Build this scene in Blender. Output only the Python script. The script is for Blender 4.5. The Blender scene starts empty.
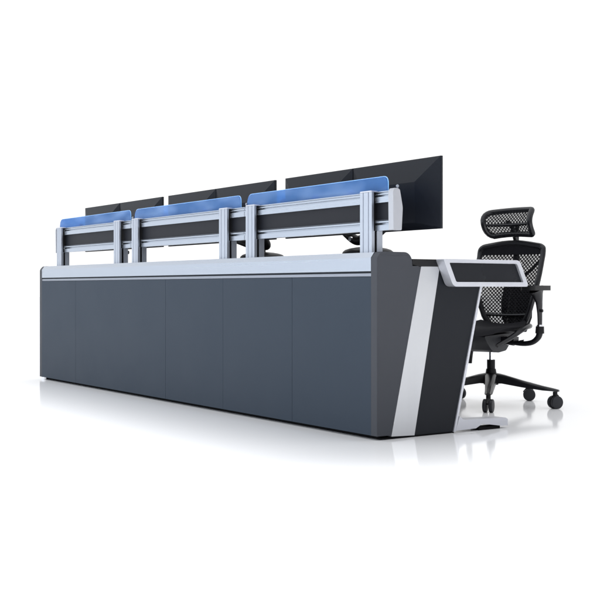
import bpy, bmesh, math, random
from mathutils import Vector, Matrix
random.seed(4)
S = bpy.context.scene
COL = S.collection
R = math.radians

# ------------------------------------------------------------------ materials
def mat(name, col, rough=.45, metal=0., spec=.5, bump=0., bscale=200, stretch=(1, 1, 1), var=0., coat=0., vscale=4.):
    m = bpy.data.materials.new(name); m.use_nodes = True
    nt = m.node_tree; b = nt.nodes['Principled BSDF']
    b.inputs['Base Color'].default_value = (*col, 1)
    b.inputs['Roughness'].default_value = rough
    b.inputs['Metallic'].default_value = metal
    b.inputs['Specular IOR Level'].default_value = spec
    b.inputs['Coat Weight'].default_value = coat
    tc = nt.nodes.new('ShaderNodeTexCoord')
    mp = nt.nodes.new('ShaderNodeMapping'); mp.inputs['Scale'].default_value = stretch
    nt.links.new(tc.outputs['Object'], mp.inputs['Vector'])
    if bump:
        n = nt.nodes.new('ShaderNodeTexNoise'); n.inputs['Scale'].default_value = bscale
        n.inputs['Detail'].default_value = 3
        nt.links.new(mp.outputs[0], n.inputs['Vector'])
        bp = nt.nodes.new('ShaderNodeBump'); bp.inputs['Strength'].default_value = bump
        bp.inputs['Distance'].default_value = .001
        nt.links.new(n.outputs['Fac'], bp.inputs['Height'])
        nt.links.new(bp.outputs[0], b.inputs['Normal'])
    if var:
        n2 = nt.nodes.new('ShaderNodeTexNoise'); n2.inputs['Scale'].default_value = vscale
        n2.inputs['Detail'].default_value = 6
        nt.links.new(mp.outputs[0], n2.inputs['Vector'])
        r = nt.nodes.new('ShaderNodeMapRange')
        r.inputs['To Min'].default_value = max(.02, rough - var); r.inputs['To Max'].default_value = rough + var
        nt.links.new(n2.outputs['Fac'], r.inputs['Value'])
        nt.links.new(r.outputs[0], b.inputs['Roughness'])
    return m

M = {}
M['panel'] = mat('slate blue laminate', (.026, .036, .051), .5, spec=.09, bump=.08, bscale=900, var=.06)
M['cap'] = mat('slate grey end laminate', (.041, .044, .052), .5, spec=.12, bump=.08, bscale=900, var=.06)
M['seam'] = mat('seam black', (.012, .016, .022), .7, spec=.2)
M['alu'] = mat('bluish anodised aluminium', (.37, .405, .46), .26, metal=.85, bump=.045, bscale=60, stretch=(.15, 14, 14), var=.05)
M['aluv'] = mat('vertical anodised aluminium', (.37, .40, .455), .34, metal=.8, bump=.1, bscale=60, stretch=(14, 14, .15), var=.05)
M['alu3'] = mat('grey cast end cap', (.34, .35, .38), .42, metal=.5, bump=.1, bscale=300)
M['alu2'] = mat('grey anodised trim', (.22, .24, .28), .4, metal=.7)
M['strip'] = mat('brushed end strip', (.45, .46, .48), .40, metal=.7, bump=.45, bscale=90, stretch=(14, 14, .6), var=.08)
M['frame'] = mat('satin silver paint', (.46, .47, .51), .36, metal=.55, bump=.05, bscale=500)
M['endpanel'] = mat('charcoal end panel', (.009, .0105, .014), .42, spec=.12, bump=.06, bscale=800, var=.05)
M['inset'] = mat('dark glossy inset', (.008, .009, .012), .28, spec=.17, var=.06)
M['black'] = mat('black plastic', (.006, .006, .007), .45, spec=.2, bump=.1, bscale=600)
M['infill'] = mat('dark infill', (.011, .012, .016), .5, spec=.12, bump=.05, bscale=600)
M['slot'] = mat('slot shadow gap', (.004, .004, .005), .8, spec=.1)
M['desktop'] = mat('black worktop', (.007, .007, .008), .4, spec=.2, bump=.1, bscale=700)
M['monitor'] = mat('monitor rear plastic', (.0065, .008, .012), .42, spec=.12, bump=.12, bscale=900)
M['bezel'] = mat('monitor bezel', (.030, .031, .035), .4, spec=.4)
M['screen'] = mat('screen glass', (.006, .006, .008), .12, spec=.5)
M['chrome'] = mat('polished metal', (.8, .8, .82), .12, metal=1.)
M['fabric'] = mat('black seat fabric', (.008, .008, .010), .85, spec=.08, bump=.5, bscale=350)
M['web'] = mat('black mesh yarn', (.006, .006, .008), .6, spec=.15)
M['cframe'] = mat('black chair frame', (.006, .006, .008), .32, spec=.32, bump=.08, bscale=500)
def weave():
    m = bpy.data.materials.new('fine black weave'); m.use_nodes = True
    nt = m.node_tree; b = nt.nodes['Principled BSDF']; out = nt.nodes['Material Output']
    b.inputs['Base Color'].default_value = (.012, .012, .014, 1); b.inputs['Roughness'].default_value = .8
    b.inputs['Specular IOR Level'].default_value = .1
    tr = nt.nodes.new('ShaderNodeBsdfTransparent'); mx = nt.nodes.new('ShaderNodeMixShader')
    n = nt.nodes.new('ShaderNodeTexNoise'); n.inputs['Scale'].default_value = 45
    r = nt.nodes.new('ShaderNodeMapRange'); r.inputs['To Min'].default_value = .25; r.inputs['To Max'].default_value = .75
    tc = nt.nodes.new('ShaderNodeTexCoord'); nt.links.new(tc.outputs['Object'], n.inputs['Vector'])
    nt.links.new(n.outputs['Fac'], r.inputs['Value']); nt.links.new(r.outputs[0], mx.inputs[0])
    nt.links.new(tr.outputs[0], mx.inputs[1]); nt.links.new(b.outputs[0], mx.inputs[2]); nt.links.new(mx.outputs[0], out.inputs[0])
    return m
M['weave'] = weave()
M['caster'] = mat('dark grey caster', (.022, .023, .027), .5, spec=.25)

def blue():
    m = bpy.data.materials.new('blue frosted acrylic'); m.use_nodes = True
    nt = m.node_tree; b = nt.nodes['Principled BSDF']; out = nt.nodes['Material Output']
    b.inputs['Base Color'].default_value = (.085, .205, .41, 1)
    b.inputs['Roughness'].default_value = .32
    b.inputs['Specular IOR Level'].default_value = .3; b.inputs['Coat Weight'].default_value = .08; b.inputs['Coat Roughness'].default_value = .15
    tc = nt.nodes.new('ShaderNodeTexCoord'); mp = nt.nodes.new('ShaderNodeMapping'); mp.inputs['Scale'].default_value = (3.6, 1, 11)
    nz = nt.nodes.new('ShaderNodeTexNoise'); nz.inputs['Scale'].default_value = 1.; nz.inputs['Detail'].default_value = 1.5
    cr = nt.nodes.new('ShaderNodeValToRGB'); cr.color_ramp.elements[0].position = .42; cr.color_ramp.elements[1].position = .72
    cr.color_ramp.elements[0].color = (.080, .20, .40, 1); cr.color_ramp.elements[1].color = (.30, .47, .70, 1)  # pale noise patches painted in for soft spots of light
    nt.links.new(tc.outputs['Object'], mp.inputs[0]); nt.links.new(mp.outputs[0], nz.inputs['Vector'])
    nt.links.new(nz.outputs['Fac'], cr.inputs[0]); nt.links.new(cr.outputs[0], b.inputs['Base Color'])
    tl = nt.nodes.new('ShaderNodeBsdfTranslucent'); tl.inputs[0].default_value = (.15, .38, .72, 1)
    tr = nt.nodes.new('ShaderNodeBsdfTransparent'); tr.inputs[0].default_value = (.20, .50, .95, 1)
    m1 = nt.nodes.new('ShaderNodeMixShader'); m1.inputs[0].default_value = .35
    m2 = nt.nodes.new('ShaderNodeMixShader'); m2.inputs[0].default_value = .38
    nt.links.new(b.outputs[0], m1.inputs[1]); nt.links.new(tl.outputs[0], m1.inputs[2])
    nt.links.new(m1.outputs[0], m2.inputs[1]); nt.links.new(tr.outputs[0], m2.inputs[2])
    nt.links.new(m2.outputs[0], out.inputs['Surface'])
    return m
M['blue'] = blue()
M['glow_spot'] = mat('pale clamp', (.17, .31, .55), .5, spec=.3)
M['edge'] = mat('acrylic edge highlight', (.16, .36, .66), .15, spec=.6, coat=.5)

def floor_mat():
    m = bpy.data.materials.new('white glossy studio floor'); m.use_nodes = True
    nt = m.node_tree; nt.nodes.clear()
    out = nt.nodes.new('ShaderNodeOutputMaterial')
    d = nt.nodes.new('ShaderNodeBsdfDiffuse'); d.inputs[0].default_value = (.74, .74, .745, 1)
    g = nt.nodes.new('ShaderNodeBsdfGlossy'); g.inputs[0].default_value = (1, 1, 1, 1)
    n = nt.nodes.new('ShaderNodeTexNoise'); n.inputs['Scale'].default_value = 3
    r = nt.nodes.new('ShaderNodeMapRange'); r.inputs['To Min'].default_value = .085; r.inputs['To Max'].default_value = .115
    nt.links.new(n.outputs['Fac'], r.inputs['Value']); nt.links.new(r.outputs[0], g.inputs['Roughness'])
    mx = nt.nodes.new('ShaderNodeMixShader'); mx.inputs[0].default_value = FLOOR_GLOSS
    nt.links.new(d.outputs[0], mx.inputs[1]); nt.links.new(g.outputs[0], mx.inputs[2])
    nt.links.new(mx.outputs[0], out.inputs[0])
    return m
FLOOR_GLOSS = .38

# ------------------------------------------------------------------ helpers
def link(name, bm, m, parent=None, smooth=False, bev=0, seg=2):
    if bev:
        bmesh.ops.bevel(bm, geom=[e for e in bm.edges if e.calc_face_angle(0) > .5], offset=bev, segments=seg,
                        profile=.5, affect='EDGES', clamp_overlap=True)
    bmesh.ops.recalc_face_normals(bm, faces=bm.faces)
    me = bpy.data.meshes.new(name); bm.to_mesh(me); bm.free()
    me.materials.append(M[m] if isinstance(m, str) else m)
    o = bpy.data.objects.new(name, me); COL.objects.link(o)
    if smooth or bev:
        for p in me.polygons: p.use_smooth = True
        try: me.set_sharp_from_angle(angle=R(35))
        except Exception: pass
    if parent: o.parent = parent
    return o

def box(bm, x0, x1, y0, y1, z0, z1):
    v = [bm.verts.new((x, y, z)) for x in (x0, x1) for y in (y0, y1) for z in (z0, z1)]
    for f in ((0, 1, 3, 2), (4, 6, 7, 5), (0, 4, 5, 1), (2, 3, 7, 6), (0, 2, 6, 4), (1, 5, 7, 3)):
        bm.faces.new([v[i] for i in f])

def bx(name, m, parent, x0, x1, y0, y1, z0, z1, bev=0):
    bm = bmesh.new(); box(bm, x0, x1, y0, y1, z0, z1)
    return link(name, bm, m, parent, bev=bev)

def prism(bm, pts, a0, a1, axis='x'):
    """pts: 2D outline; axis x: pts are (y,z); y: (x,z); z: (x,y)"""
    def P(p, a):
        return {'x': (a, p[0], p[1]), 'y': (p[0], a, p[1]), 'z': (p[0], p[1], a)}[axis]
    A = [bm.verts.new(P(p, a0)) for p in pts]; B = [bm.verts.new(P(p, a1)) for p in pts]
    n = len(pts)
    bm.faces.new(A[::-1]); bm.faces.new(B)
    for i in range(n): bm.faces.new((A[i], A[(i + 1) % n], B[(i + 1) % n], B[i]))

def pr(name, m, parent, pts, a0, a1, axis='x', bev=0):
    bm = bmesh.new(); prism(bm, pts, a0, a1, axis)
    return link(name, bm, m, parent, bev=bev)

def rounded(pts, rad, n=6):
    """round the corners of a 2D polygon; rad: number or list"""
    out = []; N = len(pts)
    for i, p in enumerate(pts):
        r = rad[i] if isinstance(rad, (list, tuple)) else rad
        if r <= 0: out.append(tuple(p)); continue
        P = Vector(p); a = (Vector(pts[i - 1]) - P); b = (Vector(pts[(i + 1) % N]) - P)
        a.normalize(); b.normalize()
        A = P + a * r; B = P + b * r
        for k in range(n + 1):
            t = k / n
            out.append(tuple(A * (1 - t) ** 2 + P * 2 * t * (1 - t) + B * t * t))
    return out

def ring_frame(bm, outer, inner, a0, a1, axis='x'):
    """frame between two outlines of equal count"""
    def P(p, a):
        return {'x': (a, p[0], p[1]), 'y': (p[0], a, p[1])}[axis]
    n = len(outer)
    O0 = [bm.verts.new(P(p, a0)) for p in outer]; O1 = [bm.verts.new(P(p, a1)) for p in outer]
    I0 = [bm.verts.new(P(p, a0)) for p in inner]; I1 = [bm.verts.new(P(p, a1)) for p in inner]
    for i in range(n):
        j = (i + 1) % n
        for q in ((O0[i], O0[j], O1[j], O1[i]), (I0[j], I0[i], I1[i], I1[j]), (O1[i], O1[j], I1[j], I1[i]), (O0[j], O0[i], I0[i], I0[j])):
            bm.faces.new(q)

def tube(bm, pts, rads, sides=10, flat=None, closed=False, caps=True):
    """sweep an ellipse along pts. flat: (axis vector, factor) squashes section along that axis"""
    pts = [Vector(p) for p in pts]; n = len(pts)
    if not isinstance(rads, (list, tuple)): rads = [rads] * n
    rings = []; up = None
    for i in range(n):
        if closed: t = pts[(i + 1) % n] - pts[i - 1]
        else: t = pts[min(i + 1, n - 1)] - pts[max(i - 1, 0)]
        t.normalize()
        if up is None:
            up = Vector((0, 0, 1)) if abs(t.z) < .9 else Vector((0, 1, 0))
        u = up - t * up.dot(t); u.normalize(); up = u; w = t.cross(u)
        r = rads[i]; ring = []
        for k in range(sides):
            a = 2 * math.pi * k / sides
            d = (u * math.cos(a) + w * math.sin(a)) * r
            if flat: d -= flat[0] * d.dot(flat[0]) * (1 - flat[1])
            ring.append(bm.verts.new(pts[i] + d))
        rings.append(ring)
    rr = range(n) if closed else range(n - 1)
    for i in rr:
        A = rings[i]; B = rings[(i + 1) % n]
        for k in range(sides):
            bm.faces.new((A[k], A[(k + 1) % sides], B[(k + 1) % sides], B[k]))
    if caps and not closed:
        bm.faces.new(rings[0][::-1]); bm.faces.new(rings[-1])

def cyl(bm, c, axis, r, h, n=24, r2=None):
    ax = Vector(axis).normalized(); r2 = r if r2 is None else r2
    q = ax.to_track_quat('Z', 'Y').to_matrix().to_4x4()
    bmesh.ops.create_cone(bm, cap_ends=True, segments=n, radius1=r, radius2=r2, depth=h,
                          matrix=Matrix.Translation(Vector(c)) @ q)

def lathe(bm, prof, zs=1, n=56):
    rings = []
    for r, z in prof:
        if r == 0: rings.append([bm.verts.new((0, 0, z * zs))])
        else: rings.append([bm.verts.new((r * math.cos(2 * math.pi * i / n), r * math.sin(2 * math.pi * i / n), z * zs)) for i in range(n)])
    for A, B in zip(rings, rings[1:]):
        for i in range(n):
            j = (i + 1) % n
            if len(A) == 1: bm.faces.new((A[0], B[i], B[j]))
            elif len(B) == 1: bm.faces.new((A[i], A[j], B[0]))
            else: bm.faces.new((A[i], A[j], B[j], B[i]))

def dense(pts, step=.02):
    out = []
    for i, p in enumerate(pts):
        q = pts[(i + 1) % len(pts)]; d = math.dist(p, q); n = max(1, round(d / step))
        for k in range(n): out.append((p[0] + (q[0] - p[0]) * k / n, p[1] + (q[1] - p[1]) * k / n))
    return out

def spline(pts, rads, n=5):
    P = [Vector(p) for p in pts]; o = []; r = []
    for i in range(len(P) - 1):
        a = P[max(i - 1, 0)]; b = P[i]; c = P[i + 1]; d = P[min(i + 2, len(P) - 1)]
        for k in range(n):
            t = k / n
            o.append(.5 * ((2 * b) + (c - a) * t + (2 * a - 5 * b + 4 * c - d) * t * t + (3 * b - a - 3 * c + d) * t ** 3))
            r.append(rads[i] * (1 - t) + rads[i + 1] * t)
    return o + [P[-1]], r + [rads[-1]]

def empty(name, loc, rz=0, label=None, cat=None, group=None):
    o = bpy.data.objects.new(name, None); COL.objects.link(o)
    o.location = loc; o.rotation_euler = (0, 0, rz); o.empty_display_size = .1
    if label: o['label'] = label
    if cat: o['category'] = cat
    if group: o['group'] = group
    return o

# ------------------------------------------------------------------ camera (one real lens, level, a little shift)
F_PX = 1098.; HY = 288.; HC = .635; TH = math.atan(754 / 1098)
V = Vector((-math.cos(TH), math.sin(TH), 0)); RT = Vector((math.sin(TH), math.cos(TH), 0))
D0 = F_PX * HC / 153
CAM = -D0 * V - 77 / F_PX * D0 * RT; CAM.z = HC
cd = bpy.data.cameras.new('camera'); cam = bpy.data.objects.new('camera', cd); COL.objects.link(cam)
cam.location = CAM; cam.rotation_euler = V.to_track_quat('-Z', 'Y').to_euler()
cd.sensor_width = 36; cd.lens = F_PX / 600 * 36
cd.shift_y = -(300 - HY) / 600
cd.clip_end = 500; cd.clip_start = .05
S.camera = cam

def onY(px, Y):          # X of the world point on plane y=Y seen in photo column px (used once to read sizes off the photo)
    d = V + (px - 300) / F_PX * RT
    return CAM.x + (Y - CAM.y) / d.y * d.x

# ------------------------------------------------------------------ floor
bm = bmesh.new(); box(bm, -70, 70, -70, 70, -.05, 0)
fl = link('floor', bm, floor_mat()); fl['kind'] = 'structure'

# ------------------------------------------------------------------ console
L = -3.775
con = empty('control_console', (0, 0, 0), label='long slate blue control console with silver trim, aluminium rails and blue glass screens', cat='control console')
T = .04
# carcass (recessed body that the rear panels hang on) and plinth
bx('carcass', 'seam', con, L + T, -T, .012, .30, .03, .70)
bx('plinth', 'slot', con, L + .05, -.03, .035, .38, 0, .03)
W6 = 3.775 / 6
edges = [L + T] + [L + W6 * k for k in range(1, 6)] + [-T]
gaps = [0, .0012, .0002, .0012, .0005, .0010, 0]
edges.pop(2); gaps.pop(2)            # the far bay is covered by one double-width panel
for k in range(5):
    bx('rear_panel', 'panel', con, edges[k] + gaps[k] / 2 + .0004, edges[k + 1] - gaps[k + 1] / 2 - .0004, 0, .0118, .018, .682, bev=.0006)
# silver top band: thin lower strip, groove, main band with chamfered top
bx('trim_strip', 'alu2', con, L + T + .001, -T - .001, .001, .0118, .684, .6965, bev=.001)
pr('top_band', 'alu', con, [(0, .7055), (0, .762), (.017, .785), (.185, .785), (.185, .7055)], L + T + .001, -T - .001, bev=.0012)
bx('band_groove', 'seam', con, L + T + .001, -T - .001, .008, .18, .697, .705)

# end caps + side strip + charcoal panel + trim, both ends
capo = [(0, .018), (0, .762), (.022, .787), (.165, .787), (.190, .762), (.190, .735), (.240, .725), (.0765, .018)]
capo = rounded(capo, [0, .012, .012, .018, .018, 0, 0, 0], 4)
def end(x_out, sgn):
    xi = x_out - sgn * T
    a, b = sorted((x_out, xi))
    pr('end_cap', 'cap', con, capo, a, b, bev=.0035)
    s0, s1 = sorted((x_out - sgn * .002, xi))
    pr('side_strip', 'strip', con, [(.0785, .012), (.2425, .727), (.348, .727), (.205, .008)], s0, s1, bev=.002)
    s0, s1 = sorted((x_out - sgn * .006, xi))
    pr('side_panel', 'endpanel', con, [(.2065, .008), (.3495, .727), (.607, .727), (.427, .008)], s0, s1, bev=.001)
    s0, s1 = sorted((x_out - sgn * .001, xi - sgn * .004))
    pr('edge_trim', 'frame', con, [(.4285, .006), (.6085, .727), (.621, .727), (.441, .006)], s0, s1, bev=.002)
    # bottom shadow skid
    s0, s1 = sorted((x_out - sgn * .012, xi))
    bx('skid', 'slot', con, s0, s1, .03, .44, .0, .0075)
    # overhanging silver end frame of the worktop with its dark inset
    x1 = x_out + sgn * .05
    out = rounded([(.322, .760), (.782, .760), (.840, .641), (.380, .641)], [.012, .022, .018, .022], 6)
    inn = rounded([(.357, .744), (.765, .744), (.806, .661), (.397, .661)], [.006, .008, .006, .008], 6)
    bm = bmesh.new(); a, b = sorted((x_out + sgn * .0005, x1)); ring_frame(bm, out, inn, a, b)
    fr = link('end_frame', bm, 'frame', con, bev=.003)
    a, b = sorted((x_out + sgn * .002, x1 - sgn * .012))
    pr('inset_panel', 'inset', fr, [(p[0], p[1]) for p in rounded([(.3565, .7445), (.7655, .7445), (.8065, .6605), (.3965, .6605)], .006, 4)], a, b)
    # silver foot reaching forward
    a, b = sorted((x_out - sgn * .0, x_out - sgn * .07))
    ft = pr('foot', 'frame', con, [(.44, .010), (.462, .073), (.485, .055), (.745, .047), (.757, .040), (.757, .012), (.72, .012), (.60, .030), (.56, .012)], a, b, bev=.0025)
    bx('foot_pad', 'slot', ft, a + .008, b - .008, .585, .715, 0, .013)
end(0, 1); end(L, -1)
# intermediate legs' foot bars under the worktop, and leveller at the far corner
for xx in (L + W6 * 2, L + W6 * 4):
    a = pr('leg_panel', 'endpanel', con, [(.30, .03), (.30, .72), (.60, .72), (.43, .03)], xx - .02, xx + .02, bev=.002)
    pr('foot', 'frame', con, [(.43, .006), (.43, .05), (.80, .030), (.80, .006)], xx - .03, xx + .03, bev=.002)
bm = bmesh.new(); cyl(bm, (L + .03, .03, .008), (0, 0, 1), .028, .016); cyl(bm, (L + .03, .03, .02), (0, 0, 1), .010, .02)
link('leveller', bm, 'chrome', con, smooth=True)
# rear tray behind the band and black worktop
bx('rear_tray', 'cap', con, L + T + .001, -T - .001, .186, .30, .70, .748)
pr('worktop', 'desktop', con, [(.192, .7285), (.192, .7585), (.80, .7585), (.83, .7285)], L - .0, .0, bev=.003)

# ---- equipment rails on posts
def interp(zlo, zhi): pass
Yf, Yb = .045, .103        # post front / back
Yr0, Yr1 = .066, .097      # rail
units = [dict(p0=56.7, p1=113.7, b0=60.3, b1=130.8, r0=52.7, r1=131.0),
         dict(p0=131.7, p1=219.0, b0=135, b1=241, r0=None, r1=None),
         dict(p0=245.7, p1=360.0, b0=247.5, b1=388.0, r0=None, r1=394.5)]
PW = .082
pos = []
for u in units:
    x0 = onY(u['p0'], Yf); x1 = onY(u['p1'], Yf)
    pos.append((x0, x1))
mids = [(pos[0][1] + PW + pos[1][0]) / 2 + .028, (pos[1][1] + PW + pos[2][0]) / 2 + .045]
rng = [(pos[0][0] - .035, mids[0] - .002), (mids[0] + .002, mids[1] - .002), (mids[1] + .002, onY(390.5, Yr0))]
for k, u in enumerate(units):
    a, b = rng[k]; x0, x1 = pos[k]
    # rails: extruded profile (upper and lower), grooves modelled in the profile
    up = [(Yr0, .996), (Yr0, 1.0205), (Yr0 + .014, 1.0215), (Yr0 + .014, 1.028), (Yr0 + .001, 1.029), (Yr0 + .001, 1.034),
          (Yr0 + .012, 1.0350), (Yr0 + .012, 1.0390), (Yr0 + .003, 1.040), (Yr0 + .003, 1.044), (Yr1, 1.044), (Yr1, .996)]
    lo = [(Yr0, .878), (Yr0, .901), (Yr0 + .015, .902), (Yr0 + .015, .9095), (Yr0 - .002, .911), (Yr0 - .002, .917), (Yr0 + .008, .924), (Yr1, .924), (Yr1, .878)]
    bm = bmesh.new(); prism(bm, up, a, b); prism(bm, lo, a, b)
    rail = link('equipment_rail', bm, 'alu', con)
    bx('infill_panel', 'infill', rail, a + .002, b - .002, Yr0 + .014, Yr1 - .006, .9245, .9955)
    for j, xp in enumerate((x0, x1)):
        bm = bmesh.new()
        w = PW
        # aluminium extrusion with shallow front flutes and a deep side slot, section in x,y
        sec = [(0, 0), (.020, 0), (.021, .003), (.0245, .003), (.0255, 0), (.056, 0), (.057, .003), (.0605, .003), (.0615, 0), (w, 0), (w, .015), (w - .014, .0155), (w - .014, .0275), (w, .028), (w, Yb - Yf),
               (0, Yb - Yf), (0, .028), (.014, .0275), (.014, .0155), (0, .015)]
        # lower part below the rail: full section; at rail height only the front rib
        prism(bm, [(xp + q[0], Yf + q[1]) for q in sec], .785, .8775, 'z')
        sec2 = [(0, 0), (.020, 0), (.021, .003), (.0245, .003), (.0255, 0), (.056, 0), (.057, .003), (.0605, .003), (.0615, 0), (w, 0), (w, .011), (w - .012, .0115), (w - .012, .0205), (.012, .0205), (.012, .0115), (0, .011)]
        prism(bm, [(xp + q[0], Yf + q[1]) for q in sec2], .8775, 1.043, 'z')
        post = link('post', bm, 'aluv', rail)
        pr('post_cap', 'frame', post, [(xp - .001, 1.0435), (xp + .004, 1.049), (xp + w - .004, 1.049), (xp + w + .001, 1.0435)], Yf - .001, Yr0 + .012, 'y')
        bx('slot_shade', 'slot', post, xp + .0155, xp + w - .0155, Yf + .016, Yf + .027, .79, .877)  # black strips put into the post slots to paint their shade
        bx('slot_shade', 'slot', post, xp + .0125, xp + w - .0125, Yf + .0208, Yf + .0212, .878, 1.04)
        bx('slot_shade', 'slot', post, xp + w - .011, xp + w - .002, Yf + .0120, Yf + .0195, .8785, 1.04)
        bx('slot_shade', 'slot', post, xp + w - .0135, xp + w - .004, Yf + .0165, Yf + .0270, .787, .8765)
    # end caps
    def cap(xa, xb):
        e = pr('rail_end_cap', 'alu3', rail, rounded([(Yr0 - .010, .876), (Yr0 - .012, 1.036), (Yr0 - .004, 1.052), (.090, 1.048), (.106, .972), (.100, .876)], [.004, .008, .006, .008, .012, .006], 3), xa, xb, bev=.0025)
    if k == 2: cap(b, b + .032)
    if k == 0: cap(a - .012, a)
    # clear screw knob on the top of the rail end
    bm = bmesh.new(); cyl(bm, (b - .006 if k < 2 else b + .024, .084, 1.052), (0, 0, 1), .004, .014, 12)
    bmesh.ops.create_uvsphere(bm, u_segments=12, v_segments=8, radius=.007, matrix=Matrix.Translation((b - .006 if k < 2 else b + .024, .084, 1.060)))
    link('knob', bm, 'alu2', rail, smooth=True)
    # blue frosted screen
    xa = onY(u['b0'], .09); xb = onY(u['b1'], .09)
    z1 = 1.106
    out = rounded([(xa, 1.0445), (xa + .012, z1), (xb, z1), (xb, 1.0445)], [.006, .035, .030, .004], 6)
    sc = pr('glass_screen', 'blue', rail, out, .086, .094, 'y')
    # edge bead round the sheet; its paler blue stands for the edge highlight
    eo = rounded([(xa - .0015, 1.0445), (xa + .0105, z1 + .0018), (xb + .002, z1 + .0018), (xb + .002, 1.0445)], [.006, .035, .030, .004], 6)
    bm = bmesh.new()
    tube(bm, [(p[0], .090, p[1]) for p in eo[6:-4]], .0024, 6)
    link('edge_highlight', bm, 'edge', sc, smooth=True)
    for t in ((.28, .52, .76) if k == 2 else (.3, .68)):  # pale domes added behind the sheet to stand for soft light spots
        xc = xa + (xb - xa) * t
        bm = bmesh.new(); bmesh.ops.create_uvsphere(bm, u_segments=20, v_segments=12, radius=.024, matrix=Matrix.Translation((xc, .1005, 1.054)) @ Matrix.Diagonal((1.2, .25, .6, 1)))
        link('glow_spot', bm, 'glow_spot', rail, smooth=True)

# ------------------------------------------------------------------ monitors
MY = .300
xs = [[(85, 120), (120, 162.3)], [(168, 216), (216, 275)], [(285, 353), (353, 441)]]
labels = [['dark monitor seen from behind, at the far left end of the console row', 'dark rear of monitor, second from the far left end, behind the smallest blue screen'],
          ['dark monitor back, left one of the middle pair above the rails', 'dark monitor back, right one of the middle pair, above two close posts'],
          ['black monitor back, left one of the largest nearest pair', 'largest black monitor seen from behind, overhanging the near end of the rail']]
MZ0, MZ1 = .889, 1.200
def make_monitor(x0, x1, label):
    w = x1 - x0 - .004; cx = (x0 + x1) / 2
    root = empty('monitor', (cx, MY, (MZ0 + MZ1) / 2), label=label, cat='monitor', group='monitors along the console')
    h = MZ1 - MZ0; hw = w / 2; hh = h / 2
    bm = bmesh.new()
    # rear cover: outer rim, hipped slopes up to a raised flat centre
    def ringv(a, b, y): return [bm.verts.new(p) for p in ((-a, y, -b), (a, y, -b), (a, y, b), (-a, y, b))]
    r0 = ringv(hw, hh, .007); r1 = ringv(hw, hh, .001); r2 = ringv(hw - .0035, hh - .0035, -.001)
    r3 = [bm.verts.new(p) for p in ((-hw + .125, -.036, -hh + .03), (hw - .125, -.036, -hh + .03), (hw - .125, -.040, hh - .105), (-hw + .125, -.040, hh - .105))]
    for A, B in ((r0, r1), (r1, r2), (r2, r3)):
        for i in range(4): bm.faces.new((A[i], A[(i + 1) % 4], B[(i + 1) % 4], B[i]))
    bm.faces.new(r3[::-1]); bm.faces.new(r0)
    link('rear_cover', bm, 'monitor', root)
    bm = bmesh.new()
    ring_frame(bm, [(-hw, -hh), (hw, -hh), (hw, hh), (-hw, hh)], [(-hw + .01, -hh + .012), (hw - .01, -hh + .012), (hw - .01, hh - .01), (-hw + .01, hh - .01)], .0072, .0125, 'y')
    link('bezel', bm, 'bezel', root)
    bx('screen', 'screen', root, -hw + .0105, hw - .0105, .0072, .0105, -hh + .0125, hh - .0105)
    return root, cx
pair_c = []
for k in range(3):
    c = []
    for j in range(2):
        a, b = xs[k][j]
        o, cx = make_monitor(onY(a, MY), onY(b, MY), labels[k][j])
        c.append((onY(a, MY), onY(b, MY)))
    pair_c.append(c)

# ------------------------------------------------------------------ monitor stands
stl = ['black twin monitor stand on the worktop, hidden behind the far posts', 'black twin monitor stand with round base beside the middle post', 'black twin monitor stand with wide round base beside the near post']
SY = .46
for k, px in enumerate((139, 262.5, 368)):
    X = onY(px, SY)
    st = empty('monitor_stand', (X, SY, .7585), label=stl[k], cat='monitor stand', group='twin monitor stands')
    bm = bmesh.new(); lathe(bm, [(0, 0), (.122, 0), (.126, .006), (.126, .046), (.123, .053), (.112, .062), (.090, .069), (.060, .074), (.02, .078), (0, .078)], .5 if k == 0 else 1)
    link('base', bm, 'black', st, smooth=True)
    bm = bmesh.new(); cyl(bm, (0, 0, .15), (0, 0, 1), .018, .21, 20)
    link('column', bm, 'black', st, smooth=True)
    sp = onY(xs[k][0][1], MY) - X
    c1 = pair_c[k][0]; c2 = pair_c[k][1]
    for (u0, u1) in (c1, c2):
        mx = (u0 + u1) / 2 - X
        bm = bmesh.new(); sg = 1 if mx > 0 else -1
        if abs(mx) < .12: sg = 1 if mx >= 0 else -1
        bmz = (MZ0 + MZ1) / 2 - .7585
        tube(bm, *spline([(0, 0, .14), (sg * .045, -.01, .112 + (.05 if k == 0 else 0)), (sg * .085, -.03, .122 + (.05 if k == 0 else 0)), (mx * .6 + sg * .04, -.07, .20), (mx, -.10, bmz)], [.020, .025, .024, .020, .018]), 14)
        box(bm, mx - .05, mx + .05, -.137, -.10, bmz - .05, bmz + .05)
        link('arm', bm, 'black', st, smooth=True)
    for q in (-1, 1):
        bm = bmesh.new(); cyl(bm, (q * .075, -.048, .118), (0, 1, 0), .012, .014, 14)
        link('joint', bm, 'chrome', st, smooth=True)

# ------------------------------------------------------------------ chair
CC = CAM + 5.95 * V + 1.035 * RT; CC.z = 0
ch = empty('office_chair', CC, R(17.5), label='black mesh office chair with headrest and castors behind the worktop end', cat='office chair')

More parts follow.
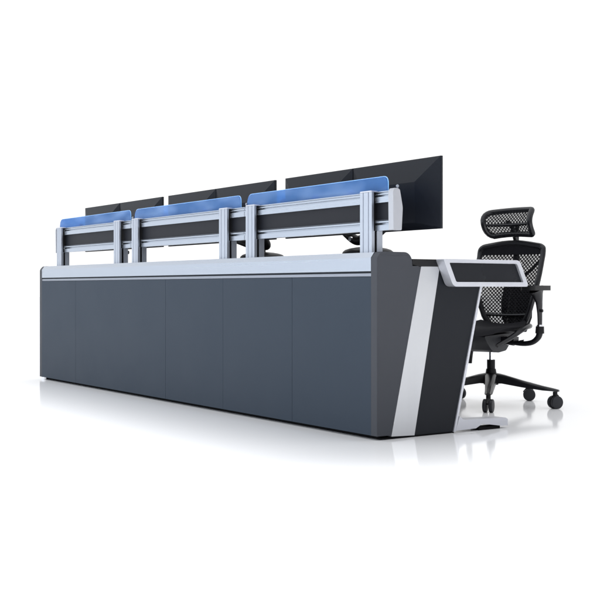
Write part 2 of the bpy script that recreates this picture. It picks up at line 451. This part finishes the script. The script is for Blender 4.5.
def back_y(x, z):        # surface of the backrest
    t = (z - .40) / .5
    return .182 + .075 * t - .030 * math.sin(max(0, min(1, t * 1.2)) * math.pi) - .42 * x * x
def inside(p, poly):
    c = False; n = len(poly); x, z = p
    for i in range(n):
        (x1, z1), (x2, z2) = poly[i], poly[i - 1]
        if (z1 > z) != (z2 > z) and x < (x2 - x1) * (z - z1) / (z2 - z1) + x1: c = not c
    return c
def web(poly, yf, dz=.0104, lam=.021, r=.0028, amp=.0034):
    bm = bmesh.new()
    zs = [p[1] for p in poly]; xs_ = [p[0] for p in poly]
    z = min(zs); k = 0
    while z < max(zs):
        run = []; x = min(xs_)
        while x <= max(xs_):
            zz = z + amp * math.sin(2 * math.pi * x / lam + k * math.pi)
            if inside((x, zz), poly): run.append((x, yf(x, zz), zz))
            else:
                if len(run) > 2: tube(bm, run, r, 4)
                run = []
            x += lam / 6
        if len(run) > 2: tube(bm, run, r, 4)
        # fine thread between the waves
        for q in (0, .5):
            run = []; x = min(xs_)
            while x <= max(xs_):
                if inside((x, z + q * dz), poly): run.append((x, yf(x, z + q * dz) + .001, z + q * dz))
                x += .02
            if len(run) > 2: tube(bm, run, .0008, 3)
        z += dz; k += 1
    return bm

def veil(poly, yf, step=.012):
    """thin fabric sheet filling the outline"""
    bm = bmesh.new(); V_ = {}
    x0 = min(p[0] for p in poly); x1 = max(p[0] for p in poly); z0 = min(p[1] for p in poly); z1 = max(p[1] for p in poly)
    def vv(i, j):
        if (i, j) not in V_:
            x = x0 + i * step; z = z0 + j * step; V_[i, j] = bm.verts.new((x, yf(x, z) + .003, z))
        return V_[i, j]
    for i in range(int((x1 - x0) / step) + 1):
        for j in range(int((z1 - z0) / step) + 1):
            if all(inside((x0 + a * step, z0 + b * step), poly) for a, b in ((i, j), (i + 1, j), (i + 1, j + 1), (i, j + 1))):
                bm.faces.new((vv(i, j), vv(i + 1, j), vv(i + 1, j + 1), vv(i, j + 1)))
    return bm

outb = rounded([(-.197, .868), (0, .900), (.199, .866), (.195, .66), (.135, .47), (.080, .405), (-.080, .405), (-.135, .47), (-.195, .66)],
               [.035, .10, .028, .09, .06, .03, .03, .06, .09], 5)
outb = dense(outb)
bm = bmesh.new()
tube(bm, [(x * .985, back_y(x, z), z - (.006 if z > .85 else 0)) for x, z in outb], [.015 + (.003 if z > .85 else 0) + (.003 if z < .5 else 0) for x, z in outb], 10, closed=True)
back = link('backrest', bm, 'cframe', ch, smooth=True)
# broad padded top band
bm = bmesh.new()
def strip_surf(bm, rows, yf, th):
    """rows: list of lists of (x,z); builds a thin closed slab following yf"""
    g = [[[bm.verts.new((x, yf(x, z) + s, z)) for x, z in row] for row in rows] for s in (-th, th)]
    nr, nc = len(rows), len(rows[0])
    for s in (0, 1):
        for i in range(nr - 1):
            for j in range(nc - 1):
                bm.faces.new((g[s][i][j], g[s][i][j + 1], g[s][i + 1][j + 1], g[s][i + 1][j]))
    for i in range(nr - 1):
        for j in (0, nc - 1):
            bm.faces.new((g[0][i][j], g[0][i + 1][j], g[1][i + 1][j], g[1][i][j]))
    for j in range(nc - 1):
        for i in (0, nr - 1):
            bm.faces.new((g[0][i][j], g[0][i][j + 1], g[1][i][j + 1], g[1][i][j]))
xsr = [-.184 + .368 * i / 16 for i in range(17)]
def ztop(x): return .886 - .027 * (abs(x) / .23) ** 1.5
strip_surf(bm, [[(x, ztop(x)) for x in xsr], [(x, ztop(x) - .03) for x in xsr], [(x, ztop(x) - .055 - .010 * math.cos(x * 14)) for x in xsr]], back_y, .007)
link('top_band', bm, 'fabric', back, smooth=True)
# curved lumbar bar near the bottom of the back
bm = bmesh.new(); tube(bm, [(x, back_y(x, .485) - .002, .485 + .25 * x * x) for x in [-.145 + .29 * i / 12 for i in range(13)]], .009, 8)
link('lumbar_bar', bm, 'cframe', back, smooth=True)
bm = web([(x * .97, z) for x, z in outb], back_y); link('mesh', bm, 'web', back)
link('weave', veil([(x * .99, z) for x, z in outb], back_y), 'weave', back, smooth=True)
# spine behind the back, with wide lumbar housing
bm = bmesh.new()
zz = [.40, .50, .60, .70, .80, .90, .97, 1.0]
off = [.06, .075, .09, .085, .06, .040, .040, .035]
tube(bm, [(0, back_y(0, z) + o, z) for z, o in zip(zz, off)], [.030, .030, .027, .022, .018, .015, .012, .012], 12)
sp = link('spine', bm, 'cframe', ch, smooth=True)
bm = bmesh.new()
strip_surf(bm, [[(x + .02, z) for x in [-w + 2 * w * i / 8 for i in range(9)]] for z, w in ((.655, .055), (.63, .078), (.56, .088), (.47, .085), (.415, .062), (.39, .05))],
           lambda x, z: back_y(x, z) + .085 + .5 * x * x, .016)
link('lumbar_pad', bm, 'fabric', sp, smooth=True)
# wing struts behind the upper back
for s in (-1, 1):
    bm = bmesh.new(); tube(bm, [(0, back_y(0, .70) + .045, .70), (s * .07, back_y(.07, .705) + .04, .705), (s * .13, back_y(.13, .735) + .02, .735), (s * .175, back_y(.175, .80) + .012, .79)], [.016, .010, .008, .007], 8)
    link('strut', bm, 'cframe', sp, smooth=True)

# headrest
def head_y(x, z):
    t = (z - .925) / .16
    return .222 - .042 * math.sin(math.pi * max(0, min(1, t))) + .012 * t - 1.0 * x * x
outh = rounded([(-.150, 1.062), (0, 1.078), (.152, 1.074), (.156, .920), (0, .934), (-.132, .912)], [.045, .10, .012, .014, .10, .055], 5)
outh = dense(outh, .012)
bm = bmesh.new()
tube(bm, [(x * .96, head_y(x, z), .992 + (z - .992) * .90) for x, z in outh], .016, 10, closed=True)
hr = link('headrest', bm, 'cframe', ch, smooth=True)
bm = bmesh.new(); tube(bm, [(x, head_y(x, .985) - .001, .985 + .15 * x * x) for x in [-.135 + .27 * i / 12 for i in range(13)]], .0085, 8)
link('headrest_bar', bm, 'cframe', hr, smooth=True)
bm = web([(x * .95, z) for x, z in outh], head_y, dz=.0096, lam=.019, r=.0026, amp=.0031); link('mesh', bm, 'web', hr)
link('weave', veil([(x * .98, z) for x, z in outh], head_y, .008), 'weave', hr, smooth=True)
bm = bmesh.new(); tube(bm, [(0, back_y(0, .90) + .036, .90), (0, .262, .95), (0, .245, .985), (0, head_y(0, .985) + .006, 1.0)], [.013, .013, .014, .012], 10)
link('headrest_stem', bm, 'cframe', hr, smooth=True)

# seat: contoured cushion
bm = bmesh.new()
n, m_ = 14, 12
def seat_pt(i, j, top):
    u = -1 + 2 * i / n; v = -1 + 2 * j / m_
    # superellipse-like mapping
    x = .195 * u * math.sqrt(1 - .28 * v * v - .25 * max(0, v) ** 3); y = -.075 + .235 * v * math.sqrt(1 - .22 * u * u)
    zt = .425 + .020 * u * u + (.030 * max(0, v) ** 2) - .030 * max(0, -v) ** 3
    e = max(abs(u), abs(v)) ** 6
    return (x, y, zt - .016 * e) if top else (x * .93, y * .95 - .003, .392 + .018 * u * u + .022 * max(0, v) ** 2 - .020 * max(0, -v) ** 3 + .006 * e)
gt = [[bm.verts.new(seat_pt(i, j, 1)) for j in range(m_ + 1)] for i in range(n + 1)]
gb = [[bm.verts.new(seat_pt(i, j, 0)) for j in range(m_ + 1)] for i in range(n + 1)]
for i in range(n):
    for j in range(m_):
        bm.faces.new((gt[i][j], gt[i + 1][j], gt[i + 1][j + 1], gt[i][j + 1]))
        bm.faces.new((gb[i][j], gb[i][j + 1], gb[i + 1][j + 1], gb[i + 1][j]))
for i in range(n):
    for j in (0, m_): bm.faces.new((gt[i][j], gt[i + 1][j], gb[i + 1][j], gb[i][j]))
for j in range(m_):
    for i in (0, n): bm.faces.new((gt[i][j], gt[i][j + 1], gb[i][j + 1], gb[i][j]))
seat = link('seat', bm, 'fabric', ch, smooth=True)
# arched side rails under the seat that carry the back
for s in (-1, 1):
    bm = bmesh.new()
    tube(bm, *spline([(s * .150, -.22, .335), (s * .185, -.14, .372), (s * .203, -.06, .408), (s * .203, .03, .430), (s * .18, .10, .430), (s * .12, .17, .425), (0, .205, .42)],
         [.010, .013, .014, .014, .014, .016, .018], 4), 10)
    link('seat_rail', bm, 'cframe', ch, smooth=True)
# tilt mechanism
bm = bmesh.new()
prism(bm, rounded([(-.19, .352), (-.21, .382), (.13, .392), (.145, .355), (.07, .330), (.03, .298), (-.06, .290), (-.13, .305)], .012, 3), -.075, .075)
mech = link('tilt_mechanism', bm, 'caster', ch, bev=.004)
bx('crossbar', 'cframe', mech, -.15, .15, -.03, .03, .352, .374, bev=.004)
bm = bmesh.new(); tube(bm, [(.06, .02, .335), (.12, .03, .33), (.16, .04, .345)], .005, 8); cyl(bm, (.165, .04, .347), (1, 0, .2), .010, .03, 12)
link('lever', bm, 'chrome', mech, smooth=True)
bm = bmesh.new(); tube(bm, [(-.07, .0, .34), (-.105, -.02, .325), (-.115, -.03, .27), (-.118, -.03, .225)], [.010, .014, .018, .016], 10)
link('lever', bm, 'black', mech, smooth=True)
# arms
for s in (-1, 1):
    bm = bmesh.new()
    tube(bm, *spline([(s * .07, .03, .350), (s * .16, .03, .338), (s * .225, .03, .345), (s * .262, .03, .372), (s * .272, .03, .40)], [.013, .013, .014, .016, .018], 5), 12)
    am = link('arm_bracket', bm, 'cframe', ch, smooth=True)
    bm = bmesh.new(); tube(bm, [(s * .272, .03, .395), (s * .273, .03, .432)], [.024, .022], 14)
    link('collar', bm, 'black', am, smooth=True)
    bm = bmesh.new(); tube(bm, [(s * .273, .03, .432), (s * .273, .03, .441)], .017, 14)
    link('collar_ring', bm, 'chrome', am, smooth=True)
    bm = bmesh.new()
    tube(bm, *spline([(s * .273, .03, .441), (s * .273, .028, .50), (s * .272, .022, .56), (s * .270, .010, .60), (s * .268, .0, .628)], [.017, .019, .026, .040, .060], 4), 16, flat=(Vector((1, 0, 0)), .62))
    link('arm_column', bm, 'cframe', am, smooth=True)
    bm = bmesh.new()
    pl = rounded([(s * .268 - .040, -.12), (s * .268 + .040, -.12), (s * .268 + .036, .115), (s * .268 - .036, .115)], .030, 5)
    prism(bm, pl, .622, .648, 'z')
    link('arm_pad', bm, 'black', am, bev=.010)
    bm = bmesh.new(); cyl(bm, (s * .292, .012, .515), (s, 0, 0), .008, .012, 12); link('button', bm, 'black', am, smooth=True)
# gas lift and hub
bm = bmesh.new(); cyl(bm, (0, 0, .262), (0, 0, 1), .011, .10, 20); link('gas_lift', bm, 'chrome', ch, smooth=True)
bm = bmesh.new(); cyl(bm, (0, 0, .212), (0, 0, 1), .022, .07, 24); cyl(bm, (0, 0, .155), (0, 0, 1), .040, .085, 24, .026); link('lift_sleeve', bm, 'black', ch, smooth=True)
def caster(p, ang):
    r = .034
    d = Vector((math.cos(ang), math.sin(ang), 0)); q = Vector((-d.y, d.x, 0))
    bm = bmesh.new()
    for s in (-1, 1):
        cyl(bm, (p[0] + q.x * s * .016, p[1] + q.y * s * .016, r), q, r, .019, 24)
    o = link('caster', bm, 'caster', ch, bev=.003)
    bm = bmesh.new(); cyl(bm, (p[0], p[1], r + .030), (0, 0, 1), .012, .05, 12)
    tube(bm, [(p[0] - d.x * .022, p[1] - d.y * .022, r + .006), (p[0] - d.x * .012, p[1] - d.y * .012, r + .026), (p[0] + d.x * .012, p[1] + d.y * .012, r + .030), (p[0] + d.x * .03, p[1] + d.y * .03, r + .012)], [.010, .012, .012, .008], 8)
    link('fork', bm, 'black', o, smooth=True)
for k, A in enumerate((-29, 43, 111, 185, 258)):
    a = R(38 + A); d = Vector((math.cos(a), math.sin(a), 0)); q = Vector((-d.y, d.x, 0))
    bm = bmesh.new()
    rows = []
    for t, w, zt, zb in ((.0, .036, .180, .118), (.07, .030, .168, .122), (.18, .025, .140, .106), (.29, .021, .116, .094), (.345, .020, .106, .092), (.372, .014, .100, .090)):
        c = d * t
        rows.append([bm.verts.new((c.x + q.x * s * w * f, c.y + q.y * s * w * f, z)) for s, z, f in ((-1, zb, 1), (1, zb, 1), (1, zt - .008, .95), (.5, zt, 1), (-.5, zt, 1), (-1, zt - .008, .95))])
    for A_, B_ in zip(rows, rows[1:]):
        for i in range(6): bm.faces.new((A_[i], A_[(i + 1) % 6], B_[(i + 1) % 6], B_[i]))
    bm.faces.new(rows[0]); bm.faces.new(rows[-1])
    link('base_leg', bm, 'cframe', ch, bev=.002)
    p = d * .352
    caster(p, a + .9 + k * 1.3)

# ------------------------------------------------------------------ studio light
w = bpy.data.worlds.new('World'); S.world = w; w.use_nodes = True
nt = w.node_tree; bg = nt.nodes['Background']
tc = nt.nodes.new('ShaderNodeTexCoord'); sx = nt.nodes.new('ShaderNodeSeparateXYZ')
nt.links.new(tc.outputs['Generated'], sx.inputs[0])
def rampf(sock, a, b):
    r = nt.nodes.new('ShaderNodeMapRange'); r.interpolation_type = 'SMOOTHSTEP'
    r.inputs['From Min'].default_value = a; r.inputs['From Max'].default_value = b
    nt.links.new(sock, r.inputs['Value']); return r.outputs[0]
def mixc(f, a, b):
    m = nt.nodes.new('ShaderNodeMix'); m.data_type = 'RGBA'
    nt.links.new(f, m.inputs['Factor'])
    for k, v in (('A', a), ('B', b)):
        if isinstance(v, tuple): m.inputs[k].default_value = (*v, 1)
        else: nt.links.new(v, m.inputs[k])
    return m.outputs['Result']
neg = nt.nodes.new('ShaderNodeMath'); neg.operation = 'MULTIPLY'; neg.inputs[1].default_value = -1
nt.links.new(sx.outputs['Y'], neg.inputs[0])
c = mixc(rampf(neg.outputs[0], -.2, .8), (1.15, 1.15, 1.15), (1.52, 1.63, 1.76))     # white cyc behind; unseen front made brighter and cooler to light floor and panels
c = mixc(rampf(sx.outputs['X'], .2, .95), c, (.66, .66, .68))                         # unseen near side dimmed to darken the end faces
c = mixc(rampf(sx.outputs['Z'], .3, .95), c, (1.55, 1.57, 1.62))                      # overhead brightened too, to lift the floor
nt.links.new(c, bg.inputs['Color'])
bg.inputs['Strength'].default_value = 1.0

def area(name, loc, target, size, power, col=(1, 1, 1)):
    l = bpy.data.lights.new(name, 'AREA'); l.shape = 'RECTANGLE'; l.size, l.size_y = size; l.energy = power; l.color = col
    o = bpy.data.objects.new(name, l); COL.objects.link(o); o.location = loc
    o.rotation_euler = (Vector(target) - Vector(loc)).to_track_quat('-Z', 'Y').to_euler()
    return o
def bank(name, x0, x1, y0, y1, z, power, spread):
    o = area(name, ((x0 + x1) / 2, (y0 + y1) / 2, z), ((x0 + x1) / 2, (y0 + y1) / 2, 0), (x1 - x0, y1 - y0), power)
    o.rotation_euler = (0, 0, 0); o.data.spread = R(spread)
bank('floor_wash_front', -6.5, 4.5, -4.6, -.92, 2.4, 380, 46)      # unseen overhead lamps added to wash out the floor away from the console
bank('floor_wash_side', 1.0, 4.6, -1.1, 5.0, 2.4, 260, 44)  # unseen lamp added to whiten the floor past the near end
area('top_fill', (-1.5, .5, 4.5), (-1.5, .5, 0), (7, 6), 40)  # unseen overhead lamp, added to lift the floor
area('softbox_key', (-3.5, -5.5, 2.6), (-2, 0, .4), (4, 2.5), 40, (.82, .91, 1))

S.view_settings.view_transform = 'Standard'; S.view_settings.look = 'None'
S.view_settings.exposure = 0; S.view_settings.gamma = 1
S.render.engine = 'CYCLES'
S.cycles.max_bounces = 8; S.cycles.transparent_max_bounces = 12
